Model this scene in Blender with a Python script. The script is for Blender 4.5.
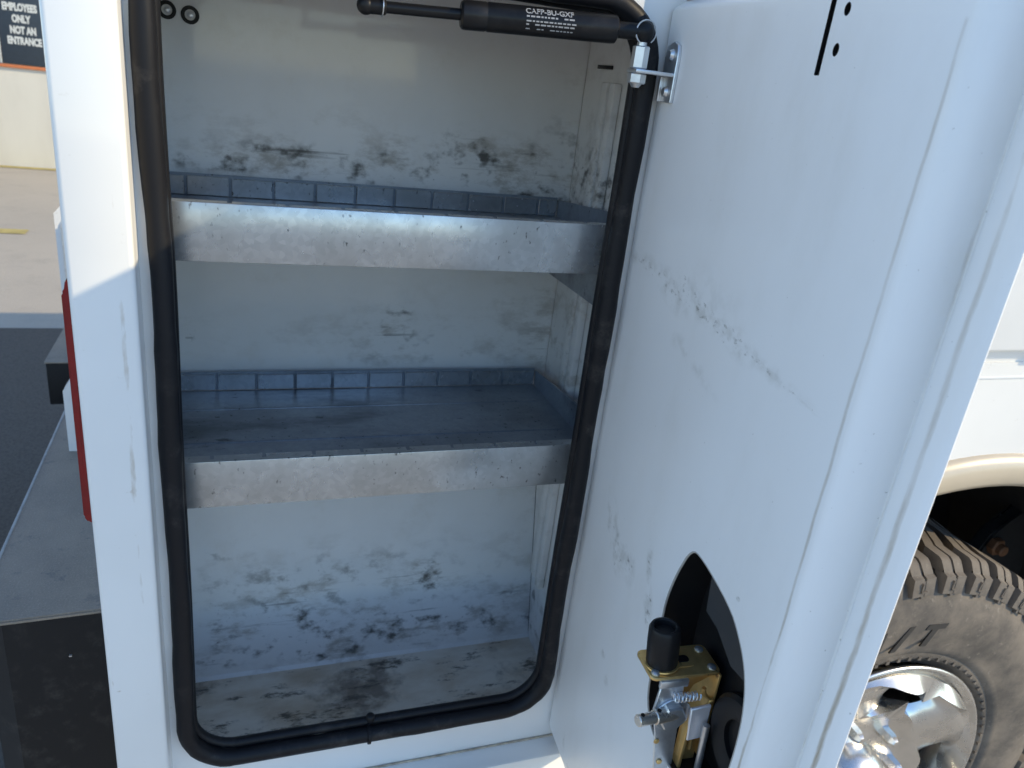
import bpy, bmesh, math, random
from mathutils import Vector, Matrix
random.seed(7)
rad = math.radians
scene = bpy.context.scene
for o in list(bpy.data.objects): bpy.data.objects.remove(o)

# ------------------------------------------------------------------ camera
hd, pt, rl = rad(21.2), rad(21.7), rad(7.05)
Hd = Vector((math.sin(hd), math.cos(hd), 0)); Rt = Vector((math.cos(hd), -math.sin(hd), 0)); Up = Vector((0, 0, 1))
F_ = Hd*math.cos(pt) - Up*math.sin(pt); U_ = Hd*math.sin(pt) + Up*math.cos(pt)
R2 = Rt*math.cos(rl) + U_*math.sin(rl); U2 = -Rt*math.sin(rl) + U_*math.cos(rl)
cd = bpy.data.cameras.new('camera'); cam = bpy.data.objects.new('camera', cd); scene.collection.objects.link(cam)
cm = Matrix((R2, U2, -F_)).transposed().to_4x4(); cm.translation = (0, -.62, 1.37); cam.matrix_world = cm
cd.sensor_width = 36; cd.lens = 36*769/1024; cd.clip_start = .02; cd.clip_end = 2000
cd.dof.use_dof = True; cd.dof.focus_distance = .65; cd.dof.aperture_fstop = 14
scene.camera = cam

# ------------------------------------------------------------------ light
SUN = Vector((1.8, -1.0, 1.058)).normalized()
w = bpy.data.worlds.new('World'); scene.world = w; w.use_nodes = True
nt = w.node_tree; sky = nt.nodes.new('ShaderNodeTexSky'); sky.sky_type = 'NISHITA'; sky.sun_disc = False
sky.sun_elevation = math.asin(SUN.z); sky.sun_rotation = math.atan2(SUN.x, SUN.y)
sky.air_density = 1.0; sky.dust_density = 0.0; sky.ozone_density = 3.5
nt.links.new(sky.outputs[0], nt.nodes['Background'].inputs[0]); nt.nodes['Background'].inputs[1].default_value = .15
sl = bpy.data.lights.new('sun', 'SUN'); sl.energy = 2.05; sl.angle = rad(.5); sl.color = (1, .82, .52)
so = bpy.data.objects.new('sun', sl); scene.collection.objects.link(so)
so.rotation_euler = (-SUN).to_track_quat('-Z', 'Y').to_euler(); so.location = (6, -4, 5)
vs = scene.view_settings; vs.view_transform = 'Standard'; vs.look = 'None'; vs.gamma = 1; vs.use_curve_mapping = False; vs.exposure = 1.07
scene.render.resolution_x = 1024; scene.render.resolution_y = 768
try: scene.cycles.max_bounces = 7; scene.cycles.diffuse_bounces = 5
except Exception: pass

# ------------------------------------------------------------------ materials
def N(nt, t, **kw):
    n = nt.nodes.new(t)
    for k, v in kw.items(): setattr(n, k, v)
    return n
def setin(nt, sock, v):
    if isinstance(v, bpy.types.NodeSocket): nt.links.new(v, sock)
    else: sock.default_value = v
def math_(nt, op, a, b=None, clamp=False):
    n = N(nt, 'ShaderNodeMath', operation=op, use_clamp=clamp); setin(nt, n.inputs[0], a)
    if b is not None: setin(nt, n.inputs[1], b)
    return n.outputs[0]
def mix(nt, f, a, b):
    n = N(nt, 'ShaderNodeMix', data_type='RGBA'); setin(nt, n.inputs[0], f)
    for s, v in ((n.inputs[6], a), (n.inputs[7], b)): setin(nt, s, (*v, 1) if isinstance(v, tuple) and len(v) == 3 else v)
    return n.outputs[2]
def noise(nt, vec, scale, detail=5, rough=.6, stretch=None):
    if stretch:
        m = N(nt, 'ShaderNodeMapping'); nt.links.new(vec, m.inputs[0]); m.inputs['Scale'].default_value = stretch; vec = m.outputs[0]
    n = N(nt, 'ShaderNodeTexNoise'); nt.links.new(vec, n.inputs['Vector'])
    n.inputs['Scale'].default_value = scale; n.inputs['Detail'].default_value = detail; n.inputs['Roughness'].default_value = rough
    return n.outputs['Fac']
def ramp(nt, v, lo, hi):
    n = N(nt, 'ShaderNodeMapRange'); nt.links.new(v, n.inputs[0]); n.inputs[1].default_value = lo; n.inputs[2].default_value = hi; n.clamp = True
    n.interpolation_type = 'SMOOTHSTEP'
    return n.outputs[0]
def bump(nt, h, strength, dist=.002):
    b = N(nt, 'ShaderNodeBump'); nt.links.new(h, b.inputs['Height']); b.inputs['Strength'].default_value = strength; b.inputs['Distance'].default_value = dist
    return b.outputs[0]
def newmat(name, base=(.8, .8, .8), rough=.5, metal=0., coat=0., spec=.5):
    m = bpy.data.materials.new(name); m.use_nodes = True; t = m.node_tree; b = t.nodes['Principled BSDF']
    b.inputs['Base Color'].default_value = (*base, 1); b.inputs['Roughness'].default_value = rough; b.inputs['Metallic'].default_value = metal
    b.inputs['Coat Weight'].default_value = coat; b.inputs['Coat Roughness'].default_value = .06; b.inputs['Specular IOR Level'].default_value = spec
    tc = N(t, 'ShaderNodeTexCoord')
    return m, t, b, tc.outputs['Object']
def plane_uv(t, co, a='X', b='Z'):
    s = N(t, 'ShaderNodeSeparateXYZ'); t.links.new(co, s.inputs[0]); c = N(t, 'ShaderNodeCombineXYZ')
    t.links.new(s.outputs[a], c.inputs[0]); t.links.new(s.outputs[b], c.inputs[1]); return c.outputs[0], s
def warp(t, uv, co, amp=.02, sc=60):
    n = N(t, 'ShaderNodeTexNoise'); t.links.new(co, n.inputs['Vector']); n.inputs['Scale'].default_value = sc; n.inputs['Detail'].default_value = 4
    v = N(t, 'ShaderNodeVectorMath', operation='SUBTRACT'); t.links.new(n.outputs['Color'], v.inputs[0]); v.inputs[1].default_value = (.5, .5, .5)
    m = N(t, 'ShaderNodeVectorMath', operation='MULTIPLY_ADD'); t.links.new(v.outputs[0], m.inputs[0]); m.inputs[1].default_value = (amp, amp*.6, 0); t.links.new(uv, m.inputs[2])
    return m.outputs[0]
def blobs(t, uv, lst):
    """soft elliptical patches: (u, v, ru, rv, angle, strength)"""
    tot = None
    for (u, v, ru, rv, an, st) in lst:
        m = N(t, 'ShaderNodeMapping', vector_type='TEXTURE'); t.links.new(uv, m.inputs[0])
        m.inputs['Location'].default_value = (u, v, 0); m.inputs['Rotation'].default_value = (0, 0, rad(an)); m.inputs['Scale'].default_value = (ru, rv, 1)
        g = N(t, 'ShaderNodeTexGradient', gradient_type='SPHERICAL'); t.links.new(m.outputs[0], g.inputs[0])
        x = math_(t, 'MULTIPLY', g.outputs['Fac'], st)
        tot = x if tot is None else math_(t, 'ADD', tot, x)
    return math_(t, 'MINIMUM', math_(t, 'MULTIPLY', tot, 1.5), 1.0)
def marks(t, noise_fac, mask, thr=.72, k=.4, gain=7):
    a = math_(t, 'SUBTRACT', thr, math_(t, 'MULTIPLY', mask, k))
    return math_(t, 'MULTIPLY', math_(t, 'SUBTRACT', noise_fac, a), gain, clamp=True)

def mat_body():
    m, t, b, co = newmat('white_paint', (.79, .80, .79), .32, coat=.5)
    uv, s = plane_uv(t, co)
    n1 = noise(t, co, 3, 4, .6); n2 = noise(t, co, 60, 4, .7); n3 = noise(t, co, 220, 3, .6, (1, 1, .25))
    base = mix(t, ramp(t, n1, .35, .75), (.81, .80, .775), (.745, .735, .71))
    st = blobs(t, uv, [(-.078, 1.15, .0032, .085, 0, 1), (-.079, 1.05, .004, .06, 0, 1), (-.0785, 1.26, .003, .05, 0, .6), (-.079, .95, .003, .09, 0, .55),
                       (-.085, 1.03, .012, .002, 10, .5), (-.104, .83, .006, .0016, 0, .9), (-.1075, .84, .0014, .006, 0, .9), (-.066, .905, .0015, .002, 0, 1.5),
                       (-.066, .775, .002, .003, 0, 1.2), (-.0775, .80, .002, .03, 0, .4)])
    base = mix(t, math_(t, 'MULTIPLY', marks(t, n3, st, .86, .5, 3.0), .55), base, (.42, .34, .24))
    base = mix(t, math_(t, 'MULTIPLY', ramp(t, n2, .66, .8), .35), base, (.45, .40, .33))
    t.links.new(base, b.inputs['Base Color']); t.links.new(bump(t, n1, .03, .004), b.inputs['Normal'])
    return m
def mat_interior():
    m, t, b, co = newmat('interior_paint', (.7, .7, .7), .34, coat=.45)
    uv, s = plane_uv(t, co)
    n1 = noise(t, co, 5, 5, .6); nf = noise(t, co, 150, 4, .6, (.8, 1, 1.1)); ns = noise(t, co, 110, 5, .6, (.07, 1, 1.3))
    L = [(.243, 1.277, .03, .018, 0, 1), (.26, 1.29, .02, .012, 0, .6), (.312, 1.271, .035, .02, 0, .8), (.345, 1.247, .05, .022, 0, 1.1), (.276, 1.249, .05, .014, 0, .85),
         (.053, 1.257, .06, .012, -4, .85), (.1, 1.25, .09, .012, 0, .75), (.174, 1.263, .02, .02, 0, .9), (-.033, 1.25, .05, .008, 0, .7), (.379, 1.252, .03, .05, 0, .8),
         (.189, 1.069, .014, .02, 0, 1.15), (-.05, 1.055, .006, .012, 0, 1), (.245, 1.036, .05, .015, 0, .6), (.16, 1.05, .03, .03, 0, .45), (.33, 1.07, .02, .05, 0, .4)]
    L2 = [(-.023, .681, .012, .02, 0, 1.2), (-.034, .636, .045, .007, 6, 1.2), (.027, .676, .03, .015, 0, .8), (.059, .677, .02, .03, 20, .85), (.103, .652, .05, .018, 0, 1.1),
          (.136, .652, .04, .022, 0, .9), (.204, .663, .09, .008, 3, 1.15), (.2, .645, .1, .01, 0, .8), (.241, .721, .018, .018, 20, 1.15), (.375, .686, .022, .006, 8, 1.1),
          (.355, .64, .06, .008, 4, 1.1), (.311, .658, .04, .014, 0, .7), (-.048, .776, .04, .004, 0, .8), (.15, .70, .2, .05, 0, .45), (.08, .735, .12, .02, 0, .4)]
    L = [(u, v, a*1.5, b_*1.6, an, st) for u, v, a, b_, an, st in L]; L2 = [(u, v, a*1.5, b_*1.6, an, st*.9) for u, v, a, b_, an, st in L2]
    L = [(u, v, a*1.25, b_*1.3, an, st) for u, v, a, b_, an, st in L]; L2 = [(u, v, a*1.25, b_*1.3, an, st) for u, v, a, b_, an, st in L2]
    uw = warp(t, uv, co, .03, 40)
    both = math_(t, 'MINIMUM', math_(t, 'ADD', blobs(t, uw, L), blobs(t, uw, L2)), 1.0)
    wide = blobs(t, uw, [(.16, 1.25, .40, .075, 0, .6), (.15, .66, .40, .15, 0, .62), (.2, 1.05, .36, .06, 0, .3), (.385, 1.1, .06, .5, 0, .4)])
    base = mix(t, ramp(t, n1, .3, .75), (.80, .79, .775), (.72, .71, .695))
    base = mix(t, math_(t, 'MULTIPLY', ramp(t, noise(t, co, 14, 6, .7), .52, .78), .25), base, (.52, .46, .38))
    cover = math_(t, 'MAXIMUM', math_(t, 'MULTIPLY', both, .9), wide)
    smear = math_(t, 'MULTIPLY', ramp(t, noise(t, co, 34, 6, .68, (.55, 1, 1.1)), .47, .68), cover)          # soft brown smears
    base = mix(t, math_(t, 'MULTIPLY', smear, .7), base, (.24, .195, .14))
    blot = math_(t, 'MULTIPLY', ramp(t, noise(t, co, 52, 4, .56, (.75, 1, 1)), .52, .72), math_(t, 'POWER', both, 1.3))   # dark blots
    base = mix(t, math_(t, 'MULTIPLY', blot, .95), base, (.075, .068, .06))
    strk = marks(t, ns, cover, .80, .24, 6); spk = marks(t, nf, cover, .83, .23, 6)
    base = mix(t, math_(t, 'MULTIPLY', math_(t, 'MAXIMUM', strk, spk), .8), base, (.07, .062, .055))
    t.links.new(base, b.inputs['Base Color'])
    t.links.new(math_(t, 'ADD', .32, math_(t, 'MULTIPLY', n1, .2)), b.inputs['Roughness'])
    t.links.new(bump(t, noise(t, co, 9, 2, .4), .35, .006), b.inputs['Normal'])
    return m
def mat_floor():
    m, t, b, co = newmat('dirty_floor_paint', (.5, .48, .45), .55)
    n1 = noise(t, co, 14, 6, .65, (.5, 1, 1)); n2 = noise(t, co, 38, 7, .75, (.45, 1.2, 1)); n3 = noise(t, co, 11, 5, .6)
    base = mix(t, ramp(t, n1, .35, .7), (.76, .70, .61), (.52, .42, .31))
    base = mix(t, math_(t, 'MULTIPLY', ramp(t, n2, .53, .64), .9), base, (.085, .07, .055))
    base = mix(t, math_(t, 'MULTIPLY', ramp(t, n3, .54, .68), .75), base, (.12, .10, .085))
    t.links.new(base, b.inputs['Base Color']); t.links.new(bump(t, n2, .2, .002), b.inputs['Normal'])
    return m
def mat_galv(name, dark=0.):
    m, t, b, co = newmat(name, (.62, .64, .66), .38, .6)
    v = N(t, 'ShaderNodeTexVoronoi'); t.links.new(co, v.inputs['Vector']); v.inputs['Scale'].default_value = 230
    sp = N(t, 'ShaderNodeSeparateColor'); t.links.new(v.outputs['Color'], sp.inputs[0])
    n1 = noise(t, co, 9, 5, .6, (1, 1, .6)); n2 = noise(t, co, 210, 3, .55, (1, 1, .6))
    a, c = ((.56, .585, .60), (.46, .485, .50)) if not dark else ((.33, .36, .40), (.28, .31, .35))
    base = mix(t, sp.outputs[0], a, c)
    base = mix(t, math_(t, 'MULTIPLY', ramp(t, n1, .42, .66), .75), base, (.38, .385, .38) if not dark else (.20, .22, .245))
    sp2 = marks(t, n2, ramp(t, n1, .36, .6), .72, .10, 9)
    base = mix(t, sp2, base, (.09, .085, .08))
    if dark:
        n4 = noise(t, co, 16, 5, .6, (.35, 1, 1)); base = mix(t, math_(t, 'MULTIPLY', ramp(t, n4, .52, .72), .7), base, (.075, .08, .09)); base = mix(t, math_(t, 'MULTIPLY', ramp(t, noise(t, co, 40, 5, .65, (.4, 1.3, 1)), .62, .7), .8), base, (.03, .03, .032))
    t.links.new(base, b.inputs['Base Color'])
    r = math_(t, 'ADD', .15 if not dark else .24, math_(t, 'MULTIPLY', n1, .25)); t.links.new(math_(t, 'ADD', r, math_(t, 'MULTIPLY', sp2, .3)), b.inputs['Roughness'])
    b.inputs['Metallic'].default_value = .72 if not dark else .45
    t.links.new(bump(t, noise(t, co, 16, 3, .5), .10, .004), b.inputs['Normal'])
    return m
def mat_door():
    m, t, b, co = newmat('door_paint', (.76, .775, .785), .38, coat=.22)
    uv, s = plane_uv(t, co)
    n1 = noise(t, co, 3, 4, .6); nf = noise(t, co, 230, 4, .6, (.6, 1, 1)); nd = noise(t, co, 55, 6, .72, (1, 1, .14)); nw = noise(t, co, 9, 3, .6)
    base = mix(t, ramp(t, n1, .35, .75), (.845, .845, .84), (.81, .81, .805))
    base = mix(t, math_(t, 'MULTIPLY', ramp(t, noise(t, co, 11, 6, .65, (1, 1, .35)), .45, .75), .3), base, (.66, .64, .59))
    # scuffs
    C = [(.0, 1.232, .03, .005, 0, .9), (.04, 1.230, .04, .008, -10, 1), (.075, 1.224, .03, .012, -18, 1.15), (.105, 1.226, .012, .01, 0, .7), (.092, 1.237, .006, .006, 0, 1.4),
         (.14, 1.222, .05, .008, -8, .8), (.177, 1.218, .03, .009, -10, .95), (.225, 1.2125, .04, .005, -3, .95), (.104, 1.188, .02, .007, -12, .75), (.14, 1.179, .03, .005, -14, .7), (.13, 1.235, .05, .02, 0, .45)]
    D = [(.041, .987, .004, .025, 24, 1.1), (.058, .98, .005, .03, 24, 1.15), (.075, .972, .012, .02, 20, 1), (.098, .972, .008, .016, 12, .85), (.128, 1.0, .004, .02, 12, 1.2),
         (.139, .966, .006, .018, 16, 1.1), (.145, .958, .004, .012, 0, 1), (.079, .858, .004, .005, 0, 1.3), (.095, .84, .004, .006, 0, 1.3), (.251, 1.057, .002, .002, 0, 2), (.03, .69, .003, .012, 10, 1.2), (.05, .675, .006, .004, 0, 1)]
    uw = warp(t, uv, co, .012, 70); C = [(u, v, a*1.3, b_*1.4, an, st*.7) for u, v, a, b_, an, st in C] + [(.11, 1.222, .16, .0022, -4.5, .9), (.19, 1.216, .10, .0016, -6, .9)]; D = [(u, v, a*1.7, b_*1.4, an, st) for u, v, a, b_, an, st in D]; mk = math_(t, 'ADD', blobs(t, uw, C), blobs(t, uw, D))
    base = mix(t, math_(t, 'MULTIPLY', math_(t, 'MULTIPLY', mk, ramp(t, noise(t, co, 60, 5, .6), .42, .65)), .34), base, (.36, .34, .29))
    base = mix(t, math_(t, 'MULTIPLY', marks(t, nf, mk, .84, .29, 6), .8), base, (.17, .155, .125))
    base = mix(t, math_(t, 'MULTIPLY', ramp(t, noise(t, co, 300, 2, .5), .73, .78), .5), base, (.3, .28, .24))
    # grime along the free edge's fold and rim, plus painted shade in the crease
    def strip(cx, wd, amt):
        d = math_(t, 'ABSOLUTE', math_(t, 'SUBTRACT', math_(t, 'ADD', s.outputs['X'], math_(t, 'MULTIPLY', math_(t, 'SUBTRACT', nw, .5), .006)), cx))
        return math_(t, 'MULTIPLY', ramp(t, d, wd, 0.0), amt)
    g = marks(t, nd, math_(t, 'MAXIMUM', math_(t, 'MAXIMUM', strip(.2985, .0034, .95), strip(.3135, .0018, .8)), strip(.3335, .0045, 1.1)), .82, .5, 3.0)
    zlow = ramp(t, s.outputs['Z'], 1.25, 1.0)
    base = mix(t, math_(t, 'MULTIPLY', g, math_(t, 'ADD', .55, math_(t, 'MULTIPLY', zlow, .45))), base, (.36, .29, .20))
    # very top painted lighter for the sky it faces, ragged dirt edge below
    edge = math_(t, 'SUBTRACT', math_(t, 'ADD', s.outputs['Z'], math_(t, 'MULTIPLY', math_(t, 'SUBTRACT', noise(t, co, 160, 3, .6, (1, 1, .3)), .5), .007)), math_(t, 'SUBTRACT', 1.438, math_(t, 'MULTIPLY', s.outputs['X'], .065)))
    base = mix(t, ramp(t, edge, -.0015, .0015), base, (.84, .84, .83))
    t.links.new(base, b.inputs['Base Color'])
    t.links.new(math_(t, 'ADD', .32, math_(t, 'MULTIPLY', n1, .25)), b.inputs['Roughness']); b.inputs['Coat Roughness'].default_value = .18
    t.links.new(bump(t, noise(t, co, 4, 2, .4), .05, .004), b.inputs['Normal'])
    return m
def mat_rubber(name, base=(.009, .009, .011), rough=.45, dust=.06):
    m, t, b, co = newmat(name, base, rough, spec=.22)
    n1 = noise(t, co, 30, 5, .7); n2 = noise(t, co, 8, 4, .6)
    c = mix(t, math_(t, 'MULTIPLY', math_(t, 'MULTIPLY', ramp(t, n1, .5, .75), ramp(t, n2, .35, .7)), dust*3), base, (.14, .125, .11))
    t.links.new(c, b.inputs['Base Color']); t.links.new(bump(t, n1, .15, .001), b.inputs['Normal'])
    return m
def mat_dusty_tyre():
    m, t, b, co = newmat('dusty_tyre_rubber', (.15, .12, .10), .85)
    n1 = noise(t, co, 14, 6, .7); n2 = noise(t, co, 80, 4, .7)
    c = mix(t, ramp(t, n1, .3, .7), (.18, .15, .12), (.075, .066, .058)); c = mix(t, ramp(t, n2, .58, .8), c, (.25, .215, .175))
    t.links.new(c, b.inputs['Base Color']); t.links.new(bump(t, n2, .3, .001), b.inputs['Normal'])
    return m
def mat_simple(name, base, rough, metal=0., coat=0., var=.15, scale=40, bumpv=.08):
    m, t, b, co = newmat(name, base, rough, metal, coat)
    n1 = noise(t, co, scale, 5, .65)
    c = mix(t, ramp(t, n1, .35, .75), base, tuple(x*(1-var) for x in base)); t.links.new(c, b.inputs['Base Color'])
    t.links.new(math_(t, 'ADD', max(rough-.05, .02), math_(t, 'MULTIPLY', n1, .1)), b.inputs['Roughness'])
    if bumpv: t.links.new(bump(t, n1, bumpv, .001), b.inputs['Normal'])
    return m
def mat_zinc_yellow():
    m, t, b, co = newmat('yellow_zinc', (.70, .47, .17), .36, .7)
    n1 = noise(t, co, 35, 4, .6)
    c = mix(t, ramp(t, n1, .3, .7), (.88, .60, .24), (.62, .39, .14)); c = mix(t, ramp(t, noise(t, co, 60, 5, .7), .6, .72), c, (.16, .11, .06))
    t.links.new(c, b.inputs['Base Color']); return m
def mat_ground():
    m, t, b, co = newmat('worn_asphalt', (.3, .28, .25), .9)
    n0 = noise(t, co, .5, 5, .6); n1 = noise(t, co, 3, 6, .7); n2 = noise(t, co, 90, 4, .7)
    c = mix(t, ramp(t, n0, .35, .7), (.45, .395, .32), (.38, .335, .275)); c = mix(t, math_(t, 'MULTIPLY', ramp(t, n1, .5, .7), .3), c, (.27, .24, .205))
    c = mix(t, math_(t, 'MULTIPLY', ramp(t, n2, .45, .75), .5), c, (.5, .45, .37))
    t.links.new(c, b.inputs['Base Color']); t.links.new(bump(t, n2, .5, .004), b.inputs['Normal']); return m
def mat_wall():
    m, t, b, co = newmat('cream_render', (.62, .56, .44), .85)
    n1 = noise(t, co, 2, 5, .6, (1, 1, .3)); n2 = noise(t, co, 60, 4, .6)
    c = mix(t, ramp(t, n1, .35, .7), (.67, .63, .54), (.58, .54, .46)); t.links.new(c, b.inputs['Base Color']); t.links.new(bump(t, n2, .2, .003), b.inputs['Normal']); return m
def mat_bumper_top():
    m, t, b, co = newmat('grey_bumper_coating', (.13, .13, .135), .6)
    n1 = noise(t, co, 12, 5, .7); n2 = noise(t, co, 420, 3, .6); n3 = noise(t, co, 26, 6, .7)
    c = mix(t, ramp(t, n1, .3, .7), (.30, .245, .19), (.235, .195, .155)); c = mix(t, math_(t, 'MULTIPLY', ramp(t, n3, .58, .66), .6), c, (.14, .13, .12)); c = mix(t, math_(t, 'MULTIPLY', ramp(t, n2, .5, .7), .45), c, (.42, .36, .29))
    t.links.new(c, b.inputs['Base Color']); t.links.new(bump(t, n2, .5, .002), b.inputs['Normal']); return m

MAT = dict(body=mat_body(), interior=mat_interior(), floor=mat_floor(), galv=mat_galv('galvanised_steel'), galvd=mat_galv('weathered_galvanised_steel', 1.), door=mat_door(),
    rubber=mat_rubber('seal_rubber', (.010, .010, .012), .48, .14), tyre=mat_dusty_tyre(), black=mat_rubber('black_plastic', (.012, .012, .013), .38, .05), blackpaint=mat_rubber('black_enamel', (.012, .012, .013), .3, .1),
    chrome=mat_simple('chrome', (.66, .65, .63), .27, .95, var=.2, scale=25, bumpv=.02), zinc=mat_simple('bright_zinc', (.74, .76, .78), .34, .85, var=.25), yzinc=mat_zinc_yellow(),
    red=mat_simple('red_lens', (.23, .002, .006), .2, coat=.1, var=.2, bumpv=0), ground=mat_ground(), wall=mat_wall(), btop=mat_bumper_top(),
    bface=mat_rubber('black_bumper_face', (.014, .014, .015), .55, .1), signb=mat_simple('sign_board', (.028, .04, .055), .5, bumpv=0), letter=mat_simple('sign_lettering', (.62, .62, .58), .6, bumpv=0),
    orange=mat_simple('orange_trim', (.55, .17, .06), .6), yellow=mat_simple('worn_yellow_paint', (.50, .40, .14), .8, var=.4, scale=12), dark=mat_simple('dark_underbody', (.012, .012, .013), .8, var=.4),
    pinmetal=mat_simple('nickel_brass', (.82, .74, .64), .28, .85, var=.15),
    camw=mat_simple('satin_zinc', (.86, .84, .86), .3, .35, var=.1),
    greyplastic=mat_rubber('dark_grey_plastic', (.05, .05, .052), .5, .1),
    rust=mat_simple('rusty_bolt', (.20, .09, .04), .7, var=.4), ltext=mat_simple('white_print', (.36, .36, .36), .5, bumpv=0), tyretext=mat_simple('dark_tyre_lettering', (.03, .027, .025), .8, bumpv=0),
    trim=mat_simple('worn_grey_edge', (.42, .40, .37), .6, var=.3), shade_asphalt=mat_simple('shadow_dark_asphalt', (.125, .105, .085), .9, var=.4, scale=140, bumpv=.4),
    rustline=mat_simple('rusty_sealant', (.55, .46, .35), .8, var=.5, scale=90), flare=mat_simple('reflection_tinted_fender', (.50, .42, .31), .36, coat=.3, var=.1, scale=12, bumpv=.02))

# ------------------------------------------------------------------ object helpers
WM = {}
def reg(o, parent=None, M=None):
    M = M or Matrix.Identity(4)
    scene.collection.objects.link(o); WM[o] = M
    if parent is not None: o.parent = parent; o.matrix_parent_inverse = WM[parent].inverted()
    o.matrix_basis = M
    return o
def tag(o, label, cat=None, kind=None, group=None):
    if label: o['label'] = label
    if cat: o['category'] = cat
    if kind: o['kind'] = kind
    if group: o['group'] = group
    return o
def thing(name, label, cat, loc=(0, 0, 0)):
    o = bpy.data.objects.new(name, None); o.empty_display_size = .1
    return tag(reg(o, None, Matrix.Translation(loc)), label, cat)
def finish(me, mat, smooth=30):
    for m in (mat if isinstance(mat, (list, tuple)) else [mat]): me.materials.append(MAT[m])
    if smooth is not None:
        for p in me.polygons: p.use_smooth = True
        me.set_sharp_from_angle(angle=rad(smooth))
    return me
def build(name, bm, mat, parent=None, M=None, smooth=30, normals=True):
    if normals: bmesh.ops.recalc_face_normals(bm, faces=bm.faces)
    me = bpy.data.meshes.new(name); bm.to_mesh(me); bm.free(); finish(me, mat, smooth)
    return reg(bpy.data.objects.new(name, me), parent, M)
def linked(name, me, parent, M): return reg(bpy.data.objects.new(name, me), parent, M)
def box(bm, x0, x1, y0, y1, z0, z1, bev=0., seg=2, M=None):
    r = bmesh.ops.create_cube(bm, size=1); vs_ = r['verts']
    for v in vs_: v.co = Vector(((x0+x1)/2 + v.co.x*(x1-x0), (y0+y1)/2 + v.co.y*(y1-y0), (z0+z1)/2 + v.co.z*(z1-z0)))
    if bev:
        es = list({e for v in vs_ for e in v.link_edges}); g = bmesh.ops.bevel(bm, geom=es, offset=bev, segments=seg, affect='EDGES', profile=.5)
        vs_ = list({v for f in g['faces'] for v in f.verts} | {v for v in vs_ if v.is_valid})
    if M is not None: bmesh.ops.transform(bm, matrix=M, verts=vs_)
    return vs_
def cyl(bm, p, q, r0, r1=None, n=24, bev=0.):
    r1 = r0 if r1 is None else r1; p, q = Vector(p), Vector(q); d = q-p; L = d.length; R = d.to_track_quat('Z', 'Y').to_matrix().to_4x4()
    prof = [(0, 0), (r0-bev, 0), (r0, bev), (r1, L-bev), (r1-bev, L), (0, L)] if bev else [(0, 0), (r0, 0), (r1, L), (0, L)]
    lathe(bm, prof, n, Matrix.Translation(p) @ R)
def lathe(bm, prof, n=48, M=None, closed=False):
    """profile of (radius, height) turned about Z"""
    M = M or Matrix.Identity(4); rings = []
    for (r, h) in prof:
        if r < 1e-7: rings.append([bm.verts.new(M @ Vector((0, 0, h)))])
        else: rings.append([bm.verts.new(M @ Vector((r*math.cos(2*math.pi*k/n), r*math.sin(2*math.pi*k/n), h))) for k in range(n)])
    pairs = list(zip(rings, rings[1:])) + ([(rings[-1], rings[0])] if closed else [])
    for a, b in pairs:
        for k in range(n):
            l = (k+1) % n
            if len(a) == 1 and len(b) == 1: continue
            if len(a) == 1: bm.faces.new((a[0], b[k], b[l]))
            elif len(b) == 1: bm.faces.new((a[k], b[0], a[l]))
            else: bm.faces.new((a[k], b[k], b[l], a[l]))
def rrect(x0, x1, z0, z1, r, n=8):
    pts = []
    for cx, cz, a0 in ((x1-r, z1-r, 0), (x0+r, z1-r, 90), (x0+r, z0+r, 180), (x1-r, z0+r, 270)):
        for k in range(n+1):
            a = rad(a0 + 90*k/n); pts.append((cx + r*math.cos(a), cz + r*math.sin(a)))
    return pts
def loops(bm, ls, close_first=True, close_last=True, cyclic=False):
    rings = [[bm.verts.new(p) for p in l] for l in ls]; n = len(rings[0])
    for a, b in list(zip(rings, rings[1:])) + ([(rings[-1], rings[0])] if cyclic else []):
        for k in range(n): bm.faces.new((a[k], a[(k+1) % n], b[(k+1) % n], b[k]))
    if close_first: bm.faces.new(rings[0])
    if close_last: bm.faces.new(list(reversed(rings[-1])))
    return rings
def prism(bm, pts, axis, a0, a1):
    """extrude a 2D outline along an axis: axis 'Y' -> pts are (x,z); 'X' -> (y,z); 'Z' -> (x,y)"""
    def P(u, v, a): return {'Y': (u, a, v), 'X': (a, u, v), 'Z': (u, v, a)}[axis]
    loops(bm, [[P(u, v, a0) for u, v in pts], [P(u, v, a1) for u, v in pts]])
def tube(bm, pts, r, n=12, cyclic=False, prof=None):
    """sweep; pts 3D"""
    pts = [Vector(p) for p in pts]; L = len(pts); rings = []
    for i, p in enumerate(pts):
        a = pts[(i-1) % L] if (cyclic or i) else p; b = pts[(i+1) % L] if (cyclic or i < L-1) else p
        t = (b-a).normalized(); s = Vector((0, 1, 0)); u = t.cross(s).normalized() if abs(t.dot(s)) < .99 else Vector((1, 0, 0)); v = u.cross(t)
        rr = r(i/L) if callable(r) else r
        rings.append([bm.verts.new(p + u*rr*math.cos(2*math.pi*k/n) + v*rr*math.sin(2*math.pi*k/n)) for k in range(n)])
    for a, b in list(zip(rings, rings[1:])) + ([(rings[-1], rings[0])] if cyclic else []):
        for k in range(n): bm.faces.new((a[k], a[(k+1) % n], b[(k+1) % n], b[k]))
    if not cyclic: bm.faces.new(list(reversed(rings[0]))); bm.faces.new(rings[-1])
def hexnut(bm, p, q, r): cyl(bm, p, q, r, n=6, bev=r*.12)
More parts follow.
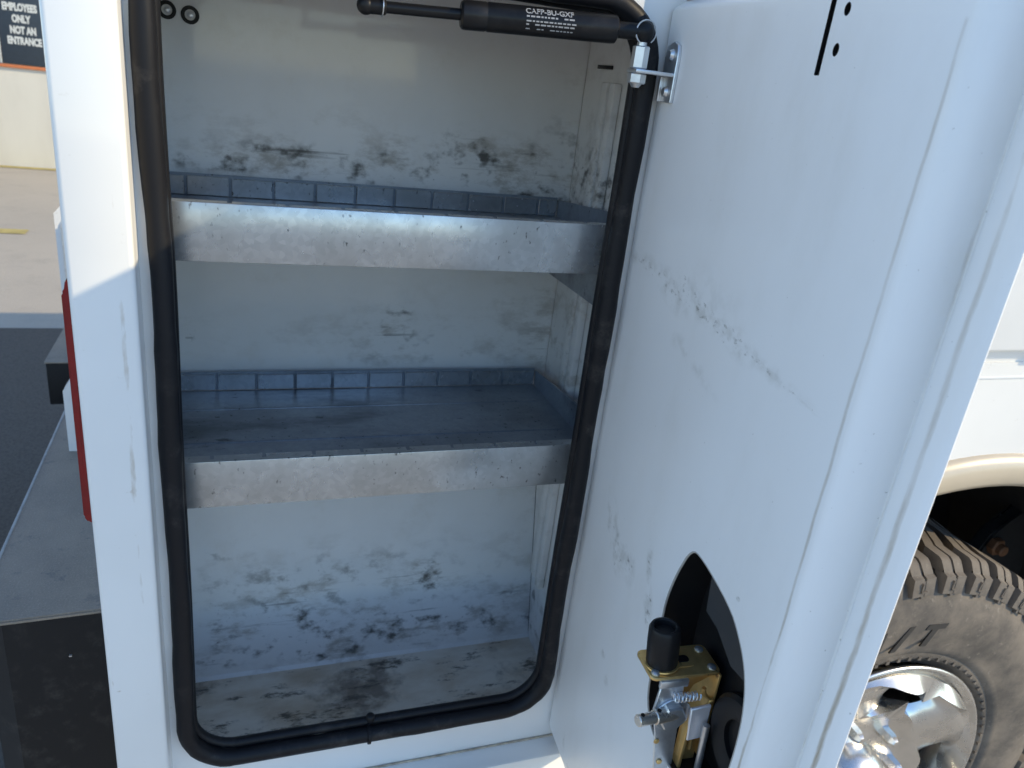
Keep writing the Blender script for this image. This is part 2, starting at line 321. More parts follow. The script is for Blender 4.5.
def text_mesh(name, s, size, depth, mat, parent, M, shear=0., sx=1., bold=0.):
    cu = bpy.data.curves.new(name, 'FONT'); cu.body = s; cu.size = size; cu.extrude = depth; cu.align_x = 'CENTER'; cu.align_y = 'CENTER'; cu.shear = shear; cu.offset = bold; cu.resolution_u = 3
    ob = bpy.data.objects.new(name+'_tmp', cu); scene.collection.objects.link(ob); dg = bpy.context.evaluated_depsgraph_get(); dg.update()
    me = bpy.data.meshes.new_from_object(ob.evaluated_get(dg)); bpy.data.objects.remove(ob); bpy.data.curves.remove(cu)
    me.name = name; me.transform(Matrix.Diagonal((sx, 1, 1, 1))); me.materials.clear(); finish(me, mat, None)
    return reg(bpy.data.objects.new(name, me), parent, M)
def fill_plate(bm, outer, holes, y):
    """flat plate in XZ with holes"""
    es = []
    for ring in [outer]+holes:
        vs_ = [bm.verts.new((x, y, z)) for x, z in ring]
        es += [bm.edges.new((vs_[i], vs_[(i+1) % len(vs_)])) for i in range(len(vs_))]
    bmesh.ops.triangle_fill(bm, use_beauty=True, use_dissolve=False, edges=es)
    return bm
def plate_hole(bm, outer, holes, y0, y1):
    fill_plate(bm, outer, holes, y0); fs = list(bm.faces)
    r = bmesh.ops.extrude_face_region(bm, geom=fs); bmesh.ops.translate(bm, vec=(0, y1-y0, 0), verts=[v for v in r['geom'] if isinstance(v, bmesh.types.BMVert)])

# ------------------------------------------------------------------ setting
def sheet(name, x0, x1, y0, y1, z, mat, label=None):
    bm = bmesh.new(); vs_ = [bm.verts.new(p) for p in ((x0, y0, z), (x1, y0, z), (x1, y1, z), (x0, y1, z))]; bm.faces.new(vs_)
    o = build(name, bm, mat); tag(o, label, None, 'structure'); return o
GZ = .072
sheet('ground', -400, 400, -400, 400, GZ, 'ground', 'pale worn concrete yard around the truck')
sheet('shadow_asphalt_strip', -6, 6, .5, 3.16, GZ+.004, 'shade_asphalt', 'ground strip behind the bumper, darkened to deepen the truck shadow')  # dark ground sheet fitted to the truck's shadow, deepening its shade
sheet('yellow_line', -2.3, -1.27, 5.02, 5.15, GZ+.004, 'yellow', 'faded yellow painted line on the concrete')
sheet('wall_base_line', -9, 5, 7.66, 7.77, GZ+.004, 'yellow', 'yellow painted strip along the foot of the cream wall')
bld = thing('building', 'cream rendered building wall behind the truck', 'building', (-2, 7.8, GZ))
bm = bmesh.new(); box(bm, -10, 6, 7.8, 13, 0, 4.2, .02); build('wall', bm, 'wall', bld)
bm = bmesh.new(); box(bm, -2.5, -1.15, 7.77, 7.83, .930, .958, .004); build('ledge', bm, 'orange', bld)['label'] = 'orange painted ledge below the sign'
bm = bmesh.new(); box(bm, -10.2, 6.2, 7.7, 13.1, 4.2, 4.35, .02); build('parapet', bm, 'wall', bld)
sg = thing('entrance_sign', 'dark blue sign with white capital letters on the cream wall', 'sign', (-1.72, 7.77, .964))
bm = bmesh.new(); box(bm, -1.9, -1.50, 7.765, 7.797, .964, 1.75, .004); build('board', bm, 'signb', sg)
Ms = Matrix.Rotation(rad(90), 4, 'X')
for s_, z, x in (('EMPLOYEES', 1.425, -1.722), ('ONLY', 1.333, -1.72), ('NOT AN', 1.242, -1.712), ('ENTRANCE', 1.156, -1.708)):
    text_mesh('lettering', s_, .082, .002, 'letter', sg, Matrix.Translation((x, 7.763, z)) @ Ms, sx=.62, bold=.0045)
bm = bmesh.new(); box(bm, -1.912, -1.9, 7.76, 7.797, .964, 1.75, .002); build('edge_strip', bm, 'letter', sg)

# ------------------------------------------------------------------ truck
TR = thing('service_truck', 'white service truck with its tall rear side compartment standing open', 'truck', (1.0, .95, 0))
FY = -.028
# rear post
bm = bmesh.new(); box(bm, -.1115, -.0675, FY, .40, .56, 1.60, .004, 3); build('rear_post', bm, 'body', TR)
bm = bmesh.new(); box(bm, -.0675, .36, FY, .05, 1.474, 1.60, .003); build('header_panel', bm, 'body', TR)
bm = bmesh.new(); box(bm, -.0675, .36, FY, .05, .50, .648, .003); build('sill_panel', bm, 'body', TR)
bm = bmesh.new(); tube(bm, [(-.063, -.0005, .6488), (.35, -.0005, .6488)], .0012, 8); build('sealant_bead', bm, 'rustline', TR)
bm = bmesh.new(); plate_hole(bm, [(-.0675, .6485), (.352, .6485), (.352, 1.4735), (-.0675, 1.4735)], [rrect(-.052, .324, .705, 1.434, .045)], .001, .006); build('opening_flange', bm, 'body', TR)
# compartment liner
XL, XR, YB, ZF, ZC = -.0745, .394, .279, .614, 1.492
def quad(name, pts, mat):
    bm = bmesh.new(); bm.faces.new([bm.verts.new(p) for p in pts]); r = bmesh.ops.solidify(bm, geom=bm.faces[:], thickness=.0015); return build(name, bm, mat, TR)
bm = bmesh.new()
rows = [(.006, ZF), (.206, ZF)]
def strip_mesh(name, prof, mat, x0, x1):
    bm = bmesh.new(); A = [bm.verts.new((x0, y, z)) for y, z in prof]; B = [bm.verts.new((x1, y, z)) for y, z in prof]
    for i in range(len(prof)-1): bm.faces.new((A[i], A[i+1], B[i+1], B[i]))
    return build(name, bm, mat, TR, smooth=25)
strip_mesh('compartment_floor', [(.006, ZF), (.197, ZF), (.2035, ZF+.002)], 'floor', XL, XR)
strip_mesh('compartment_back', [(.2035, ZF+.002), (.2075, ZF+.006), (.211, ZF+.016), (.279, .96), (.28, .975), (YB+.001, ZC)], 'interior', XL, XR)
strip_mesh('compartment_ceiling', [(.006, ZC), (YB, ZC)], 'interior', XL, XR)
for nm, x in (('compartment_side', XL), ('compartment_side', XR)):
    bm = bmesh.new(); bm.faces.new([bm.verts.new((x, y, z)) for y, z in ((.006, ZF), (.206, ZF), (.279, .97), (YB, ZC), (.006, ZC))]); build(nm, bm, 'interior', TR)
# back wall grommets
for x, z in ((-.0585, 1.391), (-.0375, 1.389)):
    bm = bmesh.new(); Mg = Matrix.Translation((x, YB+.001, z)) @ Matrix.Rotation(rad(90), 4, 'X')
    lathe(bm, [(.0085, -.004), (.0085, .002), (.0075, .0032), (.006, .0032), (.005, .002), (.005, -.001), (0, -.001)], 24, Mg); g = build('grommet', bm, 'blackpaint', TR)
    bm = bmesh.new(); lathe(bm, [(.003, -.001), (.003, .0012), (.0015, .002), (0, .002)], 12, Mg); build('screw', bm, 'zinc', g)
# uprights on the front side wall
for y0, y1, dx in ((.178, .192, .010), (.205, .222, .006)):
    bm = bmesh.new(); box(bm, XR-dx, XR-.0005, y0, y1, .72, 1.375, .002); build('shelf_upright', bm, 'interior', TR)
bm = bmesh.new(); box(bm, XR-.006, XR-.0005, .12, .135, .72, 1.46, .002); build('shelf_upright', bm, 'interior', TR)
bm = bmesh.new(); box(bm, XR-.0022, XR-.0003, .208, .246, 1.3885, 1.3925, .0005); build('slot', bm, 'black', TR)
bm = bmesh.new(); prism(bm, [(.05, 1.212), (.275, 1.212), (.275, 1.142), (.13, 1.142), (.06, 1.175)], 'X', .378, .3805); build('shelf_bracket', bm, 'galvd', TR)
bm = bmesh.new(); prism(bm, [(.05, .988), (.262, .988), (.25, .93), (.12, .93), (.06, .955)], 'X', .378, .3805); build('shelf_bracket', bm, 'galvd', TR)
# rubber seal
path = [(x, z) for x, z in rrect(-.0525, .3235, .7035, 1.4345, .046, 10)]
def dense(p):
    out = []
    for i, (a, b) in enumerate(zip(p, p[1:]+p[:1])):
        d = math.dist(a, b); n = max(1, int(d/.02))
        for k in range(n): out.append((a[0]+(b[0]-a[0])*k/n, a[1]+(b[1]-a[1])*k/n))
    return out
def wob(x, z, i): return .0006*math.sin(z*23+x*9) + (.0025*max(0, min(1, (z-1.2)/.15)) * (-1 if x < 0 else 0))
P1 = dense(path); cx, cz = .136, 1.07
bm = bmesh.new()
tube(bm, [(x + wob(x, z, 0), -.0035 + .0012*math.sin(z*31), z) for x, z in P1], lambda t: .0085 + .0005*math.sin(t*70) + .0003*math.sin(t*213+1) + .0002*math.sin(t*431), 14, True)
P2 = dense(rrect(-.0483, .319, .7125, 1.4285, .042, 10))
tube(bm, [(x + wob(x, z, 0)*.6, .006, z) for x, z in P2], .0052, 10, True)
P3 = dense(rrect(-.0538, .3255, .697, 1.437, .048, 10))
tube(bm, [(x + wob(x, z, 0), .0005, z) for x, z in P3], .0072, 10, True)
seal = build('door_seal', bm, 'rubber', TR, smooth=50)
bm = bmesh.new(); tube(bm, [(.1235, -.0035, .7035), (.1265, -.0035, .7035)], .0106, 14); cyl(bm, (.1275, .006, .706), (.1275, .004, .722), .0055, .0045, 14, .0015); build('seal_joint', bm, 'rubber', seal, smooth=50)

# body side forward of the compartment with the wheel arch
WX, WZ = .868, .4375
arc = lambda r, a0, a1, n: [(WX + r*math.cos(rad(a0+(a1-a0)*k/n)), WZ + r*math.sin(rad(a0+(a1-a0)*k/n))) for k in range(n+1)]
ar = [(max(.415, x), z) for x, z in arc(.545, 172, 8, 40)]
bm = bmesh.new(); plate_hole(bm, [(.36, 1.132), (.36, .5), (.41, .5)] + ar + [(ar[-1][0], .5), (2.4, .5), (2.4, 1.132)], [], FY, FY+.012); build('quarter_panel', bm, 'body', TR)
bm = bmesh.new(); box(bm, .36, 2.4, FY+.003, FY+.03, 1.125, 1.60, .001); build('upper_side', bm, 'body', TR)
bm = bmesh.new(); box(bm, .39, 2.3, FY-.012, FY+.002, 1.149, 1.56, .004, 3); dr = build('closed_compartment_door', bm, 'body', TR)
bm = bmesh.new(); cyl(bm, (.872, FY-.010, 1.145), (.92, FY-.010, 1.145), .0045, n=12, bev=.001); build('hinge_knuckle', bm, 'yzinc', dr)
bm = bmesh.new(); box(bm, .36, 2.4, FY-.0012, FY+.003, 1.112, 1.115, .0006); build('side_rib', bm, 'body', TR)
# arch flare
bm = bmesh.new(); prof = [(.575, 0), (.572, -.006), (.563, -.011), (.552, -.013), (.541, -.012), (.533, -.007), (.529, .0), (.529, .03)]
R = []
for k in range(61):
    a = rad(176 - 172*k/60); R.append([bm.verts.new((max(.41-(r-.53)*.6, WX + r*math.cos(a)), FY + y, WZ + r*math.sin(a))) for r, y in prof])
for a, b in zip(R, R[1:]):
    for i in range(len(prof)-1): bm.faces.new((a[i], a[i+1], b[i+1], b[i]))
build('wheel_arch_flare', bm, 'flare', TR, smooth=60)  # white flare; its beige reflection is put into the base colour
# wheel well
bm = bmesh.new(); R = []
for k in range(41):
    a = rad(188 - 196*k/40); R.append([bm.verts.new((max(.412, WX + .57*math.cos(a)), y, WZ + .57*math.sin(a))) for y in (FY+.013, .385)])
for a, b in zip(R, R[1:]): bm.faces.new((a[0], a[1], b[1], b[0]))
bm.faces.new([r[1] for r in R]); ww = build('wheel_well', bm, 'dark', TR)
bm = bmesh.new(); prism(bm, [(1.285, .4), (1.275, .66), (1.295, .70), (1.33, .72), (1.40, .78), (1.43, .4)], 'Y', .212, .24); bmesh.ops.bevel(bm, geom=bm.edges[:], offset=.004, segments=2, affect='EDGES'); build('spring_hanger', bm, 'dark', ww)
bm = bmesh.new(); hexnut(bm, (1.3025, .2125, .676), (1.3025, .197, .676), .017); cyl(bm, (1.3025, .199, .676), (1.3025, .186, .676), .0105, n=16, bev=.002); build('bolt', bm, 'rust', ww)
# rest of the body box
bm = bmesh.new(); box(bm, -.108, 2.4, .41, 1.56, .60, .66, .004); build('cargo_deck', bm, 'body', TR)
bm = bmesh.new(); box(bm, -.1115, 2.4, 1.55, 1.95, .56, 1.60, .004); build('far_side_box', bm, 'body', TR)
bm = bmesh.new(); box(bm, .36, 2.4, .39, .41, .60, 1.60, .002); box(bm, -.062, .36, .385, .405, .57, 1.60, .002); build('cargo_side', bm, 'body', TR)
bm = bmesh.new(); box(bm, -.0675, 2.4, FY+.02, .404, 1.601, 1.612, .002); build('side_box_lid', bm, 'body', TR)
bm = bmesh.new(); box(bm, -.085, -.06, .41, 1.55, .66, 1.12, .006); build('tailgate', bm, 'body', TR)
bm = bmesh.new(); box(bm, 2.36, 2.4, .41, 1.55, .60, 1.60, .004); build('front_bulkhead', bm, 'body', TR)
# tail light
tl = None
bm = bmesh.new(); prism(bm, [(-.1165, 1.192), (-.1215, 1.184), (-.1222, .992), (-.119, .986), (-.1116, .986), (-.1116, 1.200), (-.1145, 1.200)], 'Y', .001, .06)
bmesh.ops.bevel(bm, geom=bm.edges[:], offset=.0018, segments=2, affect='EDGES'); tl = build('tail_light', bm, 'red', TR)
bm = bmesh.new(); box(bm, -.1215, -.1117, .0605, .066, .986, 1.200, .002); build('lamp_housing', bm, 'black', tl)
# rear bumper
BZ = 1.37-1.05*.62
bm = bmesh.new(); prism(bm, [(-.112, .238), (-.265, .232), (-.296, .262), (-.292, 1.05), (-.292, 1.9), (-.112, 1.9)], 'Z', BZ-.005, BZ)
bmesh.ops.bevel(bm, geom=[e for e in bm.edges if abs(e.verts[0].co.z-BZ) < 1e-5 and abs(e.verts[1].co.z-BZ) < 1e-5], offset=.002, segments=2, affect='EDGES')
bp = build('rear_bumper', bm, 'btop', TR)
bm = bmesh.new(); prism(bm, [(-.113, .240), (-.264, .234), (-.2945, .264), (-.2905, 1.05), (-.2905, 1.898), (-.113, 1.898)], 'Z', BZ-.36, BZ-.0052); build('bumper_face', bm, 'bface', bp)
bm = bmesh.new(); box(bm, -.1985, -.1955, .2295, .2325, BZ-.06, BZ-.0585); build('scratch', bm, 'zinc', bp)
bm = bmesh.new(); box(bm, -.2965, -.2925, .27, 1.1, BZ-.004, BZ+.0012, .001); build('edge_trim', bm, 'trim', bp)
bm = bmesh.new(); box(bm, -.412, -.113, 1.24, 1.55, .648, .652, .001); st = build('bumper_step', bm, 'btop', bp)
bm = bmesh.new(); box(bm, -.410, -.113, 1.243, 1.548, .545, .6478, .003); build('bumper_step_face', bm, 'bface', bp)
# white uprights on the bumper
bm = bmesh.new(); prism(bm, [(-.262, BZ), (-.262, .826), (-.252, .842), (-.20, .842), (-.20, BZ)], 'Y', .66, .69); build('bumper_upright', bm, 'body', TR)
bm = bmesh.new(); prism(bm, [(-.362, .652), (-.362, .99), (-.346, 1.008), (-.29, 1.008), (-.29, .652)], 'Y', 1.245, 1.28); bu = build('bumper_upright', bm, 'body', TR)
bm = bmesh.new(); prism(bm, [(-.352, .66), (-.352, .965), (-.342, .98), (-.30, .98), (-.30, .66)], 'Y', 1.2425, 1.2452); build('recess_panel', bm, 'zinc', bu)

# ------------------------------------------------------------------ open door (local: x along the door, -y out of its inner face, z world)
HX, HY = .3379, -.0186; A = rad(86)
dd = Vector((-math.cos(A), -math.sin(A), 0)); nn = Vector((-math.sin(A), math.cos(A), 0))
MD = Matrix((dd, -nn, Up)).transposed().to_4x4(); MD.translation = (HX, HY, 0)
def ring(w0, w1, z0, z1, r, n): return [(x, -n, z) for x, z in rrect(w0, w1, z0, z1, r, 6)]
bm = bmesh.new()
loops(bm, [ring(-.0160, .3005, .668, 1.4345, .003, 0), ring(-.0162, .3035, .666, 1.4362, .004, -.0008), ring(-.0164, .3058, .6645, 1.4385, .005, -.0035),
           ring(-.0164, .3080, .6637, 1.4415, .006, -.0085), ring(-.0165, .3096, .6632, 1.4435, .006, -.0150), ring(-.0165, .3106, .6627, 1.4455, .006, -.0220), ring(-.0166, .3112, .6622, 1.4470, .006, -.0275), ring(-.0166, .3124, .6615, 1.4485, .006, -.0315), ring(-.0166, .3142, .660, 1.4500, .006, -.0320),
           ring(-.0166, .3170, .659, 1.4520, .006, -.0290), ring(-.0166, .3240, .657, 1.4545, .006, -.0240), ring(-.0166, .3320, .6562, 1.4560, .006, -.0228), ring(-.0166, .3395, .6556, 1.4570, .006, -.0248), ring(-.0166, .3428, .655, 1.4580, .006, -.0285), ring(-.0166, .3434, .655, 1.4585, .006, -.0300), ring(-.0166, .3428, .6552, 1.4580, .006, -.0312), ring(-.010, .320, .668, 1.445, .006, -.0385)])
bmesh.ops.recalc_face_normals(bm, faces=bm.faces)
# cut the latch opening, the slot and two round holes into the pan
hole = [(.184, 1.0515), (.200, 1.0545), (.245, 1.0455), (.262, 1.0345), (.2765, 1.0195), (.2852, .9995), (.289, .974), (.2895, .945), (.287, .915), (.277, .888), (.255, .872), (.20, .868), (.178, .878), (.1675, .90), (.1655, .97), (.1655, .993), (.172, 1.021)]
def tomesh(bm, nm, mat):
    me = bpy.data.meshes.new(nm); bm.to_mesh(me); bm.free(); me.materials.append(MAT[mat]); return me
dme = tomesh(bm, 'door', 'door'); dtmp = bpy.data.objects.new('door_tmp', dme); scene.collection.objects.link(dtmp)
def smooth_poly(p, it=2):
    for _ in range(it): p = [q for a, b in zip(p, p[1:]+p[:1]) for q in ((a[0]*.75+b[0]*.25, a[1]*.75+b[1]*.25), (a[0]*.25+b[0]*.75, a[1]*.25+b[1]*.75))]
    return p
cutters = []
for pts in (smooth_poly(hole), rrect(.1935, .1985, 1.3905, 1.4325, .0006, 2), [(.2085+.0028*math.cos(k*.3927), 1.4045+.0036*math.sin(k*.3927)) for k in range(16)], [(.2100+.0028*math.cos(k*.3927), 1.4255+.0036*math.sin(k*.3927)) for k in range(16)]):
    bm = bmesh.new(); prism(bm, pts, 'Y', -.02, .0345); bmesh.ops.recalc_face_normals(bm, faces=bm.faces)
    c = bpy.data.objects.new('cut_tmp', tomesh(bm, 'cut', 'black')); scene.collection.objects.link(c); cutters.append(c)
    md = dtmp.modifiers.new('b', 'BOOLEAN'); md.operation = 'DIFFERENCE'; md.object = c; md.solver = 'EXACT'; md.material_mode = 'TRANSFER'
dg = bpy.context.evaluated_depsgraph_get(); dg.update()
dm = bpy.data.meshes.new_from_object(dtmp.evaluated_get(dg)); dm.name = 'open_door'
for o in [dtmp]+cutters: bpy.data.objects.remove(o)
for p in dm.polygons: p.use_smooth = True
dm.set_sharp_from_angle(angle=rad(40))
DOOR = reg(bpy.data.objects.new('open_door', dm), TR, MD); DOOR['label'] = 'tall white compartment door swung open, seen from inside'
# recessed handle pan pieces inside the hole
def dpart(name, bm, mat, smooth=35): return build(name, bm, mat, DOOR, MD, smooth)
bm = bmesh.new(); tube(bm, [(u, .0006, v) for u, v in smooth_poly(hole)], .0009, 6, True); dpart('cut_edge', bm, 'trim')
bm = bmesh.new(); lathe(bm, [(.0, 0), (.018, 0), (.018, .004), (.026, .006), (.034, .006), (.037, .003), (.037, 0)], 32, Matrix.Translation((.262, .029, .93)) @ Matrix.Rotation(rad(90), 4, 'X')); dpart('handle_bezel', bm, 'black')
bm = bmesh.new(); prism(bm, [(.19, 1.04), (.205, 1.042), (.262, 1.022), (.275, .99), (.24, .985), (.215, 1.0), (.195, 1.0)], 'Y', .018, .022); bmesh.ops.bevel(bm, geom=bm.edges[:], offset=.001, segments=1, affect='EDGES'); dpart('handle_pan', bm, 'greyplastic')
bm = bmesh.new(); cyl(bm, (.262, .018, 1.012), (.262, .0145, 1.012), .0045, n=14, bev=.001); dpart('rivet', bm, 'zinc')
# latch: yellow zinc bracket
zp = .960
def bev(bm, o=.0007): bmesh.ops.bevel(bm, geom=bm.edges[:], offset=o, segments=1, affect='EDGES')
bm = bmesh.new(); pl = rrect(.190, .222, -.0325, .027, .005, 4)
loops(bm, [[(u, v, zp) for u, v in pl], [(u, v, zp+.0028) for u, v in pl]]); bev(bm, .0005); dpart('latch_plate', bm, 'yzinc', 25)
bm = bmesh.new(); prism(bm, rrect(.2015, .2085, -.013, .006, .003, 4), 'Z', zp+.0030, zp+.0040); dpart('plate_slot', bm, 'black')
bm = bmesh.new(); prism(bm, rrect(.197, .213, -.0155, .0095, .005, 5), 'Z', zp+.0022, zp+.0034); dpart('plate_boss', bm, 'yzinc')
bm = bmesh.new(); prism(bm, [(-.002, zp-.001), (.0265, zp-.001), (.0265, zp-.012), (.012, zp-.018), (.008, zp-.03), (.008, zp-.075), (-.002, zp-.092)], 'X', .208, .2107); bev(bm); dpart('latch_cheek', bm, 'yzinc')
bm = bmesh.new(); prism(bm, [(-.0225, zp-.004), (-.003, zp-.004), (.0, zp-.05), (.006, zp-.115), (-.008, zp-.117), (-.014, zp-.08), (-.018, zp-.055), (-.0245, zp-.03)], 'X', .2185, .2213); bev(bm); dpart('latch_cheek', bm, 'zinc')
bm = bmesh.new(); box(bm, .2205, .2245, -.0255, -.0015, zp-.0062, zp+.0008, .0012); dpart('plate_lip', bm, 'zinc')
bm = bmesh.new(); box(bm, .188, .2225, .0252, .0275, zp-.085, zp, .001); dpart('back_plate', bm, 'yzinc')
bm = bmesh.new(); tube(bm, [(.2215, .027-.012*math.cos(a*.18), zp-.012-.012*math.sin(a*.18)) for a in range(9)] + [(.2215, .0135, zp-.05), (.2215, .016, zp-.075)], .0018, 8); dpart('latch_edge', bm, 'yzinc')
# rubber bumper stop
p0 = Vector((.2065, -.0178, zp+.004)); p1 = Vector((.2045, -.0205, zp+.0375)); q = (p1-p0).to_track_quat('Z', 'Y').to_matrix().to_4x4(); L = (p1-p0).length
bm = bmesh.new(); lathe(bm, [(0, 0), (.0118, 0), (.0123, .002), (.0126, .02), (.0123, L-.003), (.0110, L-.0004), (.0092, L), (.0080, L-.001), (.0074, L-.005), (0, L-.0055)], 28, Matrix.Translation(p0) @ q); dpart('rubber_stop', bm, 'black', 40)
bm = bmesh.new(); lathe(bm, [(0, 0), (.0135, 0), (.0138, .0008), (.0135, .0016), (0, .0016)], 28, Matrix.Translation(p0-Vector((0, 0, .0012))) @ q); dpart('washer', bm, 'yzinc', 40)
# latch pin with bolt
zz = zp-.031
bm = bmesh.new(); cyl(bm, (.2215, .0, zz-.002), (.2275, -.027, zz+.001), .0056, n=18, bev=.0006); cyl(bm, (.2275, -.0265, zz+.001), (.2305, -.0425, zz+.003), .0046, n=18, bev=.0006); dpart('latch_pin', bm, 'pinmetal')
bm = bmesh.new(); cyl(bm, (.2298, -.0385, zz-.003), (.2298, -.0385, zz+.0078), .0016, n=10); cyl(bm, (.2265, -.023, zz-.006), (.2265, -.023, zz+.0068), .0017, n=10); dpart('pin_hole', bm, 'black')
bm = bmesh.new(); hexnut(bm, (.2216, -.010, zz-.003), (.2285, -.010, zz-.003), .0118); dpart('bolt_head', bm, 'zinc')
bm = bmesh.new(); cyl(bm, (.2214, -.008, zz-.004), (.223, -.008, zz-.004), .0155, n=28, bev=.0004); dpart('washer', bm, 'zinc')
bm = bmesh.new(); prism(bm, [(.005, zz+.003), (.0225, zz+.005), (.023, zz-.028), (.008, zz-.030)], 'X', .2235, .2265); bev(bm, .0008); dpart('cam_plate', bm, 'camw')
bm = bmesh.new(); box(bm, .2145, .2178, .010, .0252, zp-.105, zp-.065, .001); box(bm, .2145, .2255, .0065, .0095, zp-.115, zp-.035, .001); dpart('cam_arm', bm, 'yzinc')
bm = bmesh.new(); tube(bm, [(.2245 + .0032*math.cos(k*.75), -.012 + .022*k/60, zp-.016 + .0032*math.sin(k*.75)) for k in range(61)], .0008, 6); dpart('spring', bm, 'zinc')
bm = bmesh.new(); cyl(bm, (.232, .018, zp-.04), (.236, .020, zp-.14), .0028, n=12); dpart('latch_rod', bm, 'zinc')
for (u, v) in ((.196, .020), (.216, .021), (.216, -.027)):
    bm = bmesh.new(); lathe(bm, [(.0036, 0), (.0034, .0012), (.002, .0020), (0, .0022)], 14, Matrix.Translation((u, v, zp+.0027))); dpart('rivet', bm, 'zinc')
for (y, z) in ((-.016, zp-.062), (-.009, zp-.085), (-.004, zp-.102)):
    bm = bmesh.new(); cyl(bm, (.2212, y, z), (.2226, y, z), .0024, n=12, bev=.0004); dpart('rivet', bm, 'yzinc')
# strut bracket
bm = bmesh.new(); br = [(-.0095, 1.364), (.014, 1.364), (.014, 1.400), (.0115, 1.4075), (.004, 1.4105), (-.006, 1.4075), (-.0095, 1.400)]
loops(bm, [[(u, -.0002, v) for u, v in br], [(u, -.0032, v) for u, v in br]]); bmesh.ops.bevel(bm, geom=bm.edges[:], offset=.0005, segments=1, affect='EDGES'); sb = dpart('strut_bracket', bm, 'zinc')
for z in (1.400, 1.372):
    bm = bmesh.new(); cyl(bm, (.004, -.003, z), (.004, -.0062, z), .0046, .0036, n=16, bev=.0006); dpart('rivet', bm, 'zinc')
bm = bmesh.new(); box(bm, -.007, .0125, -.036, -.003, 1.3835, 1.3865, .0008); box(bm, -.0065, -.0035, -.0065, -.003, 1.364, 1.3835, .0008); dpart('bracket_arm', bm, 'zinc')
bm = bmesh.new(); hexnut(bm, (.003, -.0305, 1.3868), (.003, -.0305, 1.4035), .0068); dpart('ball_stud', bm, 'zinc')
bm = bmesh.new(); cyl(bm, (.003, -.0305, 1.4035), (.003, -.0305, 1.412), .004, n=14); dpart('stud_neck', bm, 'zinc')
bm = bmesh.new(); hexnut(bm, (.003, -.0305, 1.3833), (.003, -.0305, 1.3755), .0075); cyl(bm, (.003, -.0305, 1.3755), (.003, -.0305, 1.3725), .005, .003, n=14); dpart('lock_nut', bm, 'zinc')

# ------------------------------------------------------------------ gas strut
s0 = Vector((.0938, .012, 1.4055)); s1 = (MD @ Vector((.003, -.0305, 1.4135))); s1 = Vector((s1.x, s1.y, s1.z)); sd = (s1-s0).normalized(); Ls = (s1-s0).length
at = lambda t: s0 + (s1-s0)*t
bm = bmesh.new(); Q = Matrix.Translation(s0) @ sd.to_track_quat('Z', 'Y').to_matrix().to_4x4()
t0, t1 = .325*Ls, .895*Ls
lathe(bm, [(0, t0), (.0085, t0), (.0102, t0+.0015), (.0105, t0+.004), (.0105, t0+.0185), (.0101, t0+.0192), (.0101, t0+.0202), (.0105, t0+.0208), (.0105, t1-.004), (.0102, t1-.0012), (.0085, t1), (0, t1)], 32, Q)
ST = build('gas_strut', bm, 'blackpaint', TR, smooth=40)
bm = bmesh.new(); cyl(bm, at(.02), at(.34), .0042, n=20); build('piston_rod', bm, 'blackpaint', ST)
bm = bmesh.new(); cyl(bm, at(-.01), at(.07), .0056, n=20, bev=.001); bmesh.ops.create_uvsphere(bm, u_segments=20, v_segments=12, radius=.0066, matrix=Matrix.Translation(s0)); build('end_socket', bm, 'black', ST)
bm = bmesh.new(); cyl(bm, at(.885), at(.985), .0062, n=20, bev=.001); bmesh.ops.create_uvsphere(bm, u_segments=20, v_segments=12, radius=.0084, matrix=Matrix.Translation(s1)); build('end_socket', bm, 'black', ST)
bm = bmesh.new(); tube(bm, [s1 + Vector(((.0088)*math.cos(a*.3), -.004, .0088*math.sin(a*.3))) for a in range(-3, 15)], .0006, 6); build('retaining_clip', bm, 'zinc', ST)
bm = bmesh.new(); tube(bm, [s0 + sd*.012 + Vector((0, .0066*math.cos(a*.4), .0066*math.sin(a*.4))) for a in range(16)], .0005, 6); build('retaining_clip', bm, 'zinc', ST)
bm = bmesh.new(); cyl(bm, s0 + Vector((0, .0, .004)), s0 + Vector((0, .014, .034)), .004, n=14); box(bm, s0.x-.014, s0.x+.014, .012, .05, 1.4375, 1.4405, .0008); build('strut_anchor', bm, 'blackpaint', TR)
# print on the strut: bold code on top, fine lines below
zc = sd; view = Vector((0, -.62, 1.37)) - at(.66); view -= zc*view.dot(zc); view.normalize(); upv = zc.cross(view) * 1.0
if upv.z < 0: upv = -upv
def on_tube(u, ang, r=.01056): return at(u) + (view*math.cos(ang) + upv*math.sin(ang))*r
def bent_print(name, me, u0, ang0):
    for v in me.vertices:
        a = ang0 + v.co.y/.0105; p = s0 + sd*(u0*Ls + v.co.x) + (view*math.cos(a) + upv*math.sin(a))*(.01056 + v.co.z); v.co = p
tx = text_mesh('print', 'CAFP-BU-GXF', .0064, .0001, 'ltext', ST, Matrix.Identity(4), sx=.95, bold=.00012); bent_print('p', tx.data, .635, .72)
bm = bmesh.new()
for row, hh in ((.28, .0012), (-.02, .001), (-.25, .0011), (-.55, .0009)):
    x = -.018
    while x < .018:
        wd = random.uniform(.0015, .0042)
        if random.random() < .85:
            vs_ = [bm.verts.new((x, row*.0105, 0)), bm.verts.new((x+wd, row*.0105, 0)), bm.verts.new((x+wd, row*.0105+hh, 0)), bm.verts.new((x, row*.0105+hh, 0))]; bm.faces.new(vs_)
        x += wd + .0009
fp = build('fine_print', bm, 'ltext', ST, smooth=None); bent_print('p', fp.data, .635, 0.)

